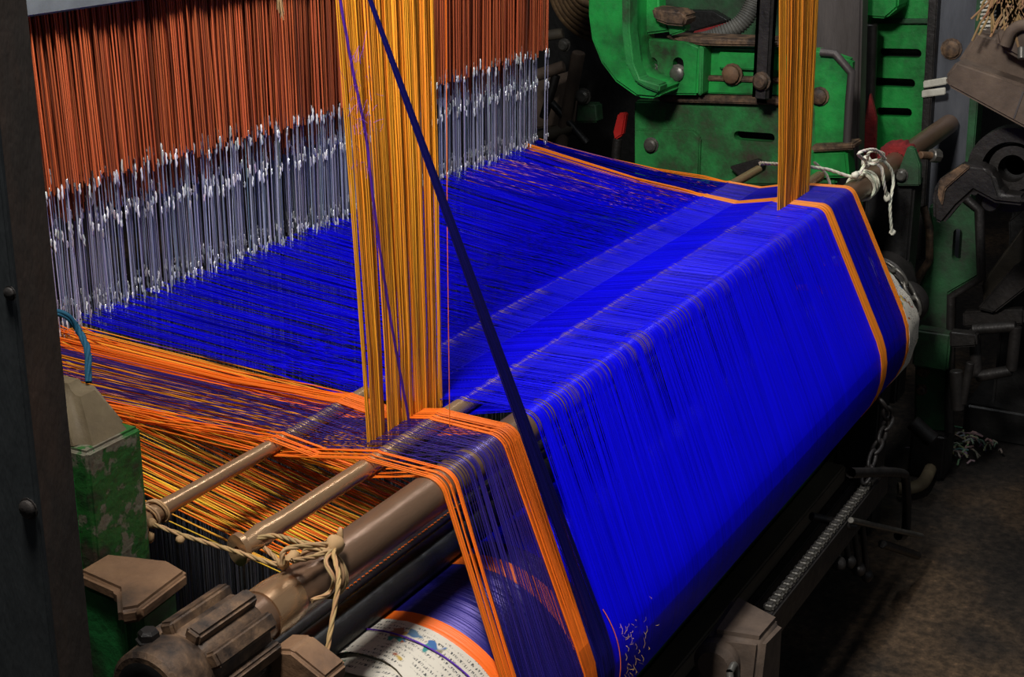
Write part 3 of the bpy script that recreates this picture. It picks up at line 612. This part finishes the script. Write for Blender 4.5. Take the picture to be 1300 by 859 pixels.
bolt((827, 184), FX-.012, .016, pad)
plate('upper_web', 'green', [(885, 57), (1040, 62), (1082, 76), (1076, 190), (1040, 190), (1040, 132), (885, 126)], FX+.005, .03, fr)
plate('web_rail', 'rust', [(890, 96), (1002, 99), (1002, 106), (890, 102)], FX-.012, .02, fr, .003)
plate('web_strip', 'green', [(890, 103), (1002, 107), (1002, 122), (890, 118)], FX-.006, .015, fr, .003)
plate('lower_rail', 'rust', [(835, 120), (1000, 124), (1000, 134), (835, 129)], FX-.022, .03, fr, .004)
plate('upper_panel', 'green', [(912, 66), (995, 69), (995, 91), (912, 87)], FX-.012, .02, fr, .003)
plate('top_ledge', 'rust', [(843, 46), (1005, 52), (1005, 60), (893, 58), (860, 54)], FX-.05, .09, fr, .005)
bolt((930, 94), FX-.012, .021, fr, 'rustorange', .02)
# bolted plate with two slot holes
bp_ = slotted('bolted_plate', 'green', [(819, 49), (872, 53), (888, 60), (885, 121), (822, 120)], [(828, 80, 828, 92, .014), (861, 80, 861, 92, .014)], FX-.055, .028, fr)
plate('plate_flange', 'greendirt', [(886, 58), (893, 60), (891, 120), (886, 122)], FX-.05, .06, fr, .003)
bolt((828, 91), FX-.050, .018, bp_); bolt((861, 93), FX-.050, .018, bp_)
# curved C arm: heavy flange bending under the plate
arm = [(746, -40), (746, 20), (750, 50), (762, 80), (780, 104), (808, 124), (832, 126), (841, 118), (836, 108), (818, 104), (806, 92), (800, 72), (797, 40), (797, -40)]
plate('curved_arm', 'green', arm, FX-.17, .16, fr, .008)
plate('arm_inner_flange', 'greendirt', [(799, -40), (799, 40), (804, 80), (812, 100), (838, 108), (836, 118), (820, 112), (806, 104), (794, 80), (789, 40), (789, -40)], FX-.185, .05, fr, .004)
plate('arm_face', 'green', [(806, -40), (836, -40), (836, 14), (846, 28), (852, 40), (808, 46)], FX-.06, .05, fr, .006)
plate('arm_shelf', 'rust', [(826, 10), (864, 14), (872, 22), (868, 34), (846, 32), (830, 26)], FX-.10, .07, fr, .006)
plate('arm_bracket', 'green', [(846, 28), (866, 22), (870, 40), (850, 46)], FX-.07, .04, fr, .004)
# right-hand cheek with raised rim
rim = [at(x, y, 0, FX-.01) for x, y in ((1042, 66), (1060, 68), (1081, 92), (1078, 130), (1075, 186))]
link('rim', tubes(np.array([[list(q) for q in rim]]), .010, 8), 'oldsteel', fr)
ck = plate('cheek', 'green', [(1034, 64), (1058, 68), (1079, 92), (1074, 188), (1034, 188)], FX-.004, .02, fr, .003)
bolt((1041, 122), FX-.006, .018, ck, 'rust')
plate('foot_block', 'green', [(1030, 192), (1075, 192), (1078, 226), (1030, 226)], FX-.02, .06, fr, .006)
plate('foot_ledge', 'rust', [(1030, 184), (1084, 182), (1084, 190), (1030, 193)], FX-.03, .07, fr, .004)
plate('shadow_lever', 'iron', [(925, 212), (962, 202), (970, 210), (940, 226)], FX-.03, .02, fr, .003)
LX = 2.70
# lower leg with slot
slotted('leg', 'shadegreen', [(1178, 262), (1222, 250), (1240, 268), (1243, 350), (1205, 372), (1202, 548), (1160, 548), (1163, 372), (1180, 330), (1183, 290)], [(1216, 296, 1214, 326, .011)], LX, .03, fr)
rim = [at(x, y, 0, LX-.008) for x, y in ((1222, 248), (1243, 266), (1246, 352), (1208, 376), (1205, 548))]
link('leg_rim', tubes(np.array([[list(q) for q in rim]]), .012, 8), 'iron', fr)
rim = [at(x, y, 0, LX-.008) for x, y in ((1172, 262), (1180, 290), (1180, 330), (1166, 352))]
link('leg_rim', tubes(np.array([[list(q) for q in rim]]), .010, 8), 'rust', fr)
link('leg_box', box(LX-.05, LX, *sorted((at(1166, 430, 0, LX).y, at(1212, 430, 0, LX).y)), at(1190, 462, 0, LX).z, at(1190, 414, 0, LX).z, .006), 'shadegreen', fr)
link('leg_foot', box(LX-.03, LX+.08, at(1204, 560, 0, LX).y, at(1158, 560, 0, LX).y, 0, at(1180, 545, 0, LX).z, .008), 'iron', fr)
bolt((1172, 470), LX, .014, fr, 'rust'); bolt((1170, 494), LX, .012, fr, 'rust')
link('base_beam', box(FX+.03, FX+.10, .14, 1.4, 0, .62, .006), 'shadegreen', fr)
for x, y in ((1022, 620), (1000, 700)): link('floor_rib', box(2.28, 2.34, *sorted((at(x, y, 0, 2.3).y, at(x+9, y, 0, 2.3).y)), 0, .32, .003), 'greendirt', fr)

# vertical dark rod with bolt, in front of the frame
vr = thing('lever_rod', 'dark upright iron rod bolted to the green frame beside the narrow amber band', 'rod', (FX-.08, .3, .9))
a, b_ = at(969, -40, 0, FX-.07), at(969, 120, 0, FX-.07)
link('rod', box(FX-.09, FX-.066, b_.y-.024, b_.y+.024, at(969, 130, 0, FX-.07).z, 1.35, .012), 'iron', vr)
bolt((967, 103), FX-.09, .018, vr, 'rust', .02)
ho = thing('grey_hose', 'ribbed grey hose curving down behind the green bolted plate', 'hose', (FX, .5, 1.1))
c = spline([at(968, -40, 0, FX+.1), at(958, 0, 0, FX+.1), at(940, 30, 0, FX+.08), at(905, 48, 0, FX+.06), at(880, 54, 0, FX+.05)], 40)
rr = .021+.0022*np.sin(np.arange(len(c))*1.6); link('tube', tubes(c[None], rr[None], 12), 'hose', ho)
# things behind the frame
def crod(name, label, cat, a, b_, r, mat, **kw):
    return tag(link(name, rod(a, b_, r), mat), label, cat, **kw)
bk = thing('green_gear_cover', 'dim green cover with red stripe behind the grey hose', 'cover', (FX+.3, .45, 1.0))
plate('cover', 'shadegreen', [(830, -30), (1005, -30), (1005, 70), (850, 70)], FX+.28, .03, bk)
plate('red_stripe', 'red', [(880, 40), (925, 28), (925, 42), (880, 54)], FX+.24, .02, bk, .002)
plate('painted_hollow', 'black', [(845, 12), (905, 14), (925, 26), (880, 40), (850, 44)], FX+.25, .03, bk, .003)  # solid black plate, the hollow's shade put into its colour
st = thing('steel_upright', 'wide brown-grey steel upright behind the narrow amber yarn band', 'upright', (2.78, .28, 0))
plate('column', 'oldsteel', [(1020, -60), (1096, -60), (1084, 420), (1020, 420)], 2.76, .06, st)
sp_ = thing('slotted_green_panel', 'dim green panel with three dark horizontal slots between two steel uprights', 'panel', (3.0, .15, 0))
slotted('panel', 'green', [(1100, -40), (1196, -40), (1172, 320), (1095, 320)], [(1120, 67, 1164, 68, .012), (1110, 104, 1156, 106, .012), (1117, 142, 1152, 143, .012)], 3.0, .03, sp_)
plate('seam', 'shadegreen', [(1106, 24), (1186, 24), (1186, 30), (1106, 30)], 2.985, .02, sp_, .002)
plate('backing', 'black', [(1100, -40), (1196, -40), (1172, 320), (1095, 320)], 3.06, .02, sp_)
plate('top_block', 'green', [(1098, -30), (1142, -30), (1140, 10), (1124, 24), (1098, 22)], 2.88, .10, sp_)
s2 = thing('steel_channel', 'grey steel channel upright behind the far end of the brown pipe', 'upright', (2.97, -.03, 0))
wb_ = plate('web', 'steel', [(1192, -60), (1248, -60), (1222, 330), (1168, 330)], 2.97, .02, s2)
plate('flange', 'iron', [(1182, -60), (1194, -60), (1170, 330), (1160, 330)], 2.93, .06, s2, .003)
plate('flange', 'shadegreen', [(1244, -60), (1256, -60), (1226, 330), (1216, 330)], 2.92, .07, s2, .003)
bolt((1208, 62), 2.968, .022, wb_, 'rust', .012)
tp_ = thing('ivory_tape', 'two worn ivory tape bands wrapped round the grey steel channel', 'tape', (2.95, 0, 1.0))
for (x0, y0, x1, y1) in ((1172, 103, 1202, 98), (1170, 115, 1200, 111)): plate('band', 'ivory', [(x0, y0), (x1, y1), (x1, y1+9), (x0, y0+9)], 2.92, .01, tp_, .002)
crod('dark_tube', 'dark slender tube standing beside the slotted green panel', 'tube', at(1104, 30, 0, 2.9), at(1094, 300, 0, 2.9), .022, 'iron')
rs = thing('red_belt', 'dull red strap hanging beside the dark slender tube', 'strap', (2.9, .2, .8))
plate('strap', 'red', [(1104, 118), (1112, 150), (1110, 215), (1092, 215), (1098, 150)], 2.86, .02, rs, .003)
# collar, bracket and bolt on the pipe's far end
co_ = thing('pipe_collar', 'ragged red felt collar round the far end of the pipe', 'collar', (2.45, BY, BZ))
me = lathe([(2.42, BR), (2.42, .042), (2.44, .046), (2.47, .046), (2.485, .040), (2.485, BR)], 'x', (0, BY, BZ), 60)
for v in me.vertices:
    d = 1+random.uniform(-.08, .08); v.co.y = BY+(v.co.y-BY)*d; v.co.z = BZ+(v.co.z-BZ)*d
link('felt', me, 'red', co_)
pb = thing('pipe_bracket', 'small grey-green bracket with bolt holding up the far end of the pipe', 'bracket', (2.42, -.03, .8))
plate('cheek', 'shadegreen', [(1152, 186), (1160, 188), (1168, 210), (1168, 236), (1138, 236), (1140, 218)], 2.36, .02, pb, .003)
bolt((1145, 222), 2.36, .012, pb); link('bolt', rod(at(1168, 197, 0, 2.44), at(1194, 198, 0, 2.50), .009), 'rustorange', pb)
link('bolt_head', rod(at(1182, 197, 0, 2.47), at(1192, 198, 0, 2.49), .016, 8), 'boltsteel', pb)
link('support', box(2.38, 2.46, -.06, .05, .30, .84, .006), 'black', pb)
# big dusty casting on the right
bc = thing('dusty_casting', 'big dusty brown wedge-shaped iron casting jutting in front of the steel channel', 'casting', (2.3, -.25, .95))
X = XC = 2.22
plate('wedge', 'brownblock', [(1199, 98), (1214, 78), (1330, 118), (1330, 178), (1295, 160), (1203, 110)], X, .16, bc, .006)
plate('upper_ramp', 'brownblock', [(1214, 80), (1240, 40), (1262, 46), (1285, 30), (1340, 60), (1340, 125)], X+.06, .10, bc, .008)
plate('saddle', 'brownblock', [(1262, 40), (1276, 24), (1300, 20), (1340, 40), (1340, 90), (1290, 74), (1266, 60)], X+.0, .07, bc, .008)
me = tubes(spline([at(x, y, 0, X-.01) for x, y in ((1276, 58), (1284, 40), (1300, 32), (1320, 40))], 10)[None], .012, 8); link('ridge', me, 'brownblock', bc)
link('pin', rod(at(1297, 75, 0, X-.02), at(1297, 60, 0, X-.01), .008), 'boltsteel', bc)
plate('scratch_edge', 'oldsteel', [(1286, 150), (1298, 116), (1300, 117), (1288, 151)], X-.002, .004, bc, 0)
cl_ = []
for i in range(60):
    p = at(random.uniform(1262, 1310), random.uniform(-30, 14), 0, X); d = Vector((0, random.gauss(0, .02), -.05+random.gauss(0, .015)))
    cl_.append([list(p), list(p+d*.5+Vector((0, random.gauss(0, .006), 0))), list(p+d)])
tag(link('cord_fringe', tubes(np.array(cl_), .003, 4, tints(60, .5, 1.)), 'string'), 'tangled brown cord fringe hanging over the dusty casting', 'cord', kind='stuff')
ph = thing('paper_bundle', 'strip of stacked pale papers behind the dusty casting', 'paper', (2.6, -.2, 1.1))
for i in range(8): link('sheet', prism(YZ((1244, 2+i*5), (1258, 1+i*5), (1258, 4+i*5), (1244, 5+i*5), X=2.6), 0, 2.6+random.uniform(-.006, .006), 2.66, .001), 'ivory', ph)
# ring bearing and fork lever
rg = thing('ring_bearing', 'black open ring bearing below the dusty casting', 'bearing', (2.35, -.3, .9))
c = c_ring = at(1285, 214, 0, 2.35)
def ringx(x0, x1, ri, ro, seg=48, mat='iron'): return lathe([(x0, ri), (x0, ro), (x1, ro), (x1, ri), (x0, ri)], 'x', (0, c.y, c.z), seg)
link('outer_ring', ringx(2.33, 2.38, .062, .092), 'iron', rg); link('inner_ring', ringx(2.35, 2.42, .030, .050), 'iron', rg)
link('back_plate', lathe([(2.40, 0), (2.40, .085), (2.42, .085)], 'x', (0, c.y, c.z), 32), 'black', rg)
fk = thing('fork_lever', 'rusty dark forked lever reaching under the ring bearing', 'lever', (2.25, -.22, .83))
plate('arm', 'iron', [(1183, 244), (1192, 228), (1222, 208), (1250, 212), (1262, 222), (1270, 246), (1300, 250), (1300, 262), (1262, 258), (1236, 244), (1216, 262), (1196, 286), (1184, 280)], 2.24, .06, fk, .008)
plate('arm_edge', 'rust', [(1192, 228), (1222, 208), (1232, 212), (1200, 240), (1196, 262), (1190, 250)], 2.232, .012, fk, .003)
# dark linkage on the right
lk = thing('linkage', 'dark greasy levers and links behind the slotted green leg', 'linkage', (2.75, -.35, 0))
for px, mat, X in (([(1246, 360), (1300, 285), (1330, 285), (1330, 310), (1262, 380), (1250, 400)], 'wood', 2.75), ([(1240, 392), (1290, 335), (1330, 330), (1330, 345), (1262, 398)], 'iron', 2.7),
                   ([(1222, 396), (1300, 392), (1300, 412), (1222, 416)], 'iron', 2.72), ([(1280, 280), (1330, 240), (1330, 520), (1284, 400)], 'black', 2.9), ([(1205, 420), (1240, 424), (1240, 440), (1205, 442)], 'iron', 2.55)):
    plate('lever', mat, px, X, .03, lk, .005)
for i, (a, b_, r) in enumerate((((1235, 418), (1290, 414), .014), ((1290, 414), (1284, 470), .014), ((1284, 470), (1240, 478), .014), ((1240, 478), (1237, 418), .014))):
    link('square_link', rod(at(*a, 0, 2.62), at(*b_, 0, 2.62), r), 'iron', lk)
link('upright', box(2.80, 2.86, -.52, -.46, 0, .75, .006), 'black', lk)
link('cross_arm', box(2.74, 2.80, -.60, -.25, .50, .54, .005), 'black', lk)
for (a, b_, r) in (((1214, 470), (1216, 520), .016), ((1232, 460), (1222, 512), .010), ((1185, 560), (1158, 535), .02)):
    link('post', rod(at(*a, 0, 2.52), at(*b_, 0, 2.52), r), 'iron', lk)
# flange hub parts at the roll's far end
hb = thing('beam_bearing', 'greasy black bearing lump beyond the newspaper-wrapped far end of the roll', 'bearing', (2.3, 0, .6))
link('housing', lathe([(2.26, .0), (2.26, .06), (2.27, .075), (2.33, .075), (2.34, .06), (2.40, .055), (2.40, 0)], 'x', (0, RY-.02, RZ+.04), 32), 'iron', hb)
link('cap', lathe([(2.24, .0), (2.24, .045), (2.25, .05), (2.27, .05)], 'x', (0, RY-.09, RZ+.02), 32), 'iron', hb)
link('support', box(2.27, 2.36, -.05, .05, 0, .57, .006), 'black', hb)
# machinery seen between the harness and the green arm
bs = thing('coiled_rope_basket', 'brown coiled rope bundle hanging beside the curved green arm', 'rope coil', (2.9, .9, 1.2))
c = at(752, -22, 0, 2.9)
for i in range(7):
    a = np.linspace(0, 2*np.pi, 60); R = .06+.018*i
    link('coil', tubes(np.stack([2.9+.012*i+0*a, c.y+R*np.cos(a), c.z+R*np.sin(a)], 1)[None], .011, 6), 'basket', bs)
cd_ = thing('machine_clutter', 'dim dark levers and brackets of the loom behind the harness edge', 'machinery', (3.2, 1.2, 0))
for (a, b_, r, m_) in (((735, 66), (712, 185), .020, 'brownblock'), ((729, 70), (716, 150), .010, 'rust'), ((676, 48), (715, 42), .016, 'wood'), ((690, 150), (706, 95), .014, 'iron'), ((680, 96), (716, 84), .018, 'brownblock'), ((700, 130), (745, 182), .012, 'black'), ((676, 178), (730, 160), .02, 'wood')):
    link('lever', rod(at(*a, 0, 3.1), at(*b_, 0, 3.12), r), m_, cd_)
plate('bracket', 'shadegreen', [(733, 132), (756, 132), (758, 156), (731, 156)], 3.1, .05, cd_)
bolt((741, 122), 3.1, .020, cd_, 'boltsteel', .02); bolt((717, 57), 3.1, .016, cd_, 'boltsteel', .02)
plate('dark_case', 'brownblock', [(676, 100), (730, 90), (722, 160), (676, 164)], 3.3, .05, cd_)
link('frame_block', box(3.5, 3.6, .2, 2.6, 0, 1.9, .01), 'black', cd_)
g = plate('red_handle', 'bright_red', [(784, 144), (795, 143), (790, 172), (780, 178), (778, 168)], FX+.1, .02, fr, .004)
link('handle_stem', rod(at(784, 176, 0, FX+.11), at(780, 215, 0, FX+.11), .012), 'iron', g)
# floor litter
for (x, y, r, lb) in ((1232, 560, .03, 'small heap of pale lint on the dark floor beside the bent pipe'), (1205, 575, .022, 'small grey clod of lint on the dark floor near the green leg')):
    t = []
    c = at(x, y, 2, .012)
    for i in range(50):
        p = c+Vector((random.gauss(0, r), random.gauss(0, r*1.4), random.uniform(0, .012))); q = p+Vector((random.gauss(0, .02), random.gauss(0, .02), random.gauss(0, .004)))
        t.append([list(p), list((p+q)/2+Vector((0, 0, .006))), list(q)])
    tag(link('lint_heap', tubes(np.array(t), .003, 4, tints(50, .12, .4)), 'whitestring'), lb, 'lint', kind='stuff')

# loose fibres on the near edge of the blue roll
t = []
for i in range(60):
    a = math.radians(random.uniform(160, 200)); x = .585+abs(random.gauss(0, .035)); R = RR+.003
    p = Vector((x, RY+R*math.cos(a), RZ+R*math.sin(a))); d = Vector((random.gauss(0, .004), random.gauss(-.002, .002), random.gauss(-.006, .006)))
    t.append([list(p), list(p+d*.5+Vector((0, -.002, 0))), list(p+d)])
tag(link('lint_flecks', tubes(np.array(t), .00025, 3, tints(60, .4, 1.1)), 'gold'), 'golden lint flecks clinging to the near edge of the blue roll', 'lint', kind='stuff')
c = []
for u in np.linspace(0, 1, 24):
    a = math.radians(148+u*60); R = RR+.004; c.append([.562+.012*math.sin(u*2.6)-.01*u, RY+R*math.cos(a), RZ+R*math.sin(a)])
tag(link('loose_pink_thread', tubes(np.array([c]), .0007, 5), 'orange'), 'single loose orange thread curling down the near edge of the blue roll', 'thread')

# dark column of the neighbouring machine that carries the castings on the right
col = thing('machine_stand', 'black greasy machine stand rising behind the ring bearing and dusty casting', 'machine stand', (3.05, -.5, 0))
link('shaft', box(3.06, 3.19, -.80, -.16, 0, 1.75, .01), 'black', col)
link('foot', box(3.0, 3.25, -.86, -.10, 0, .10, .01), 'black', col)
for i in range(4): link('bolt', hexbolt((3.06, -.25-.13*i, 1.5), 'x-', .014, .012), 'iron', col)
link('support_arm', rod((2.36, -.30, 1.03), (3.07, -.32, 1.03), .035), 'black', bc)
link('support_arm', rod((2.40, c_ring.y, c_ring.z), (3.07, c_ring.y, c_ring.z), .028), 'black', rg)
link('support_arm', rod((2.29, -.245, .83), (3.07, -.25, .83), .020), 'black', fk)
link('clip_rail', box(2.655, 3.07, -.185, -.12, 1.10, 1.13, .003), 'black', ph)
link('stand', box(FX+.31, FX+.36, .40, .50, 0, 1.20, .005), 'shadegreen', bk)
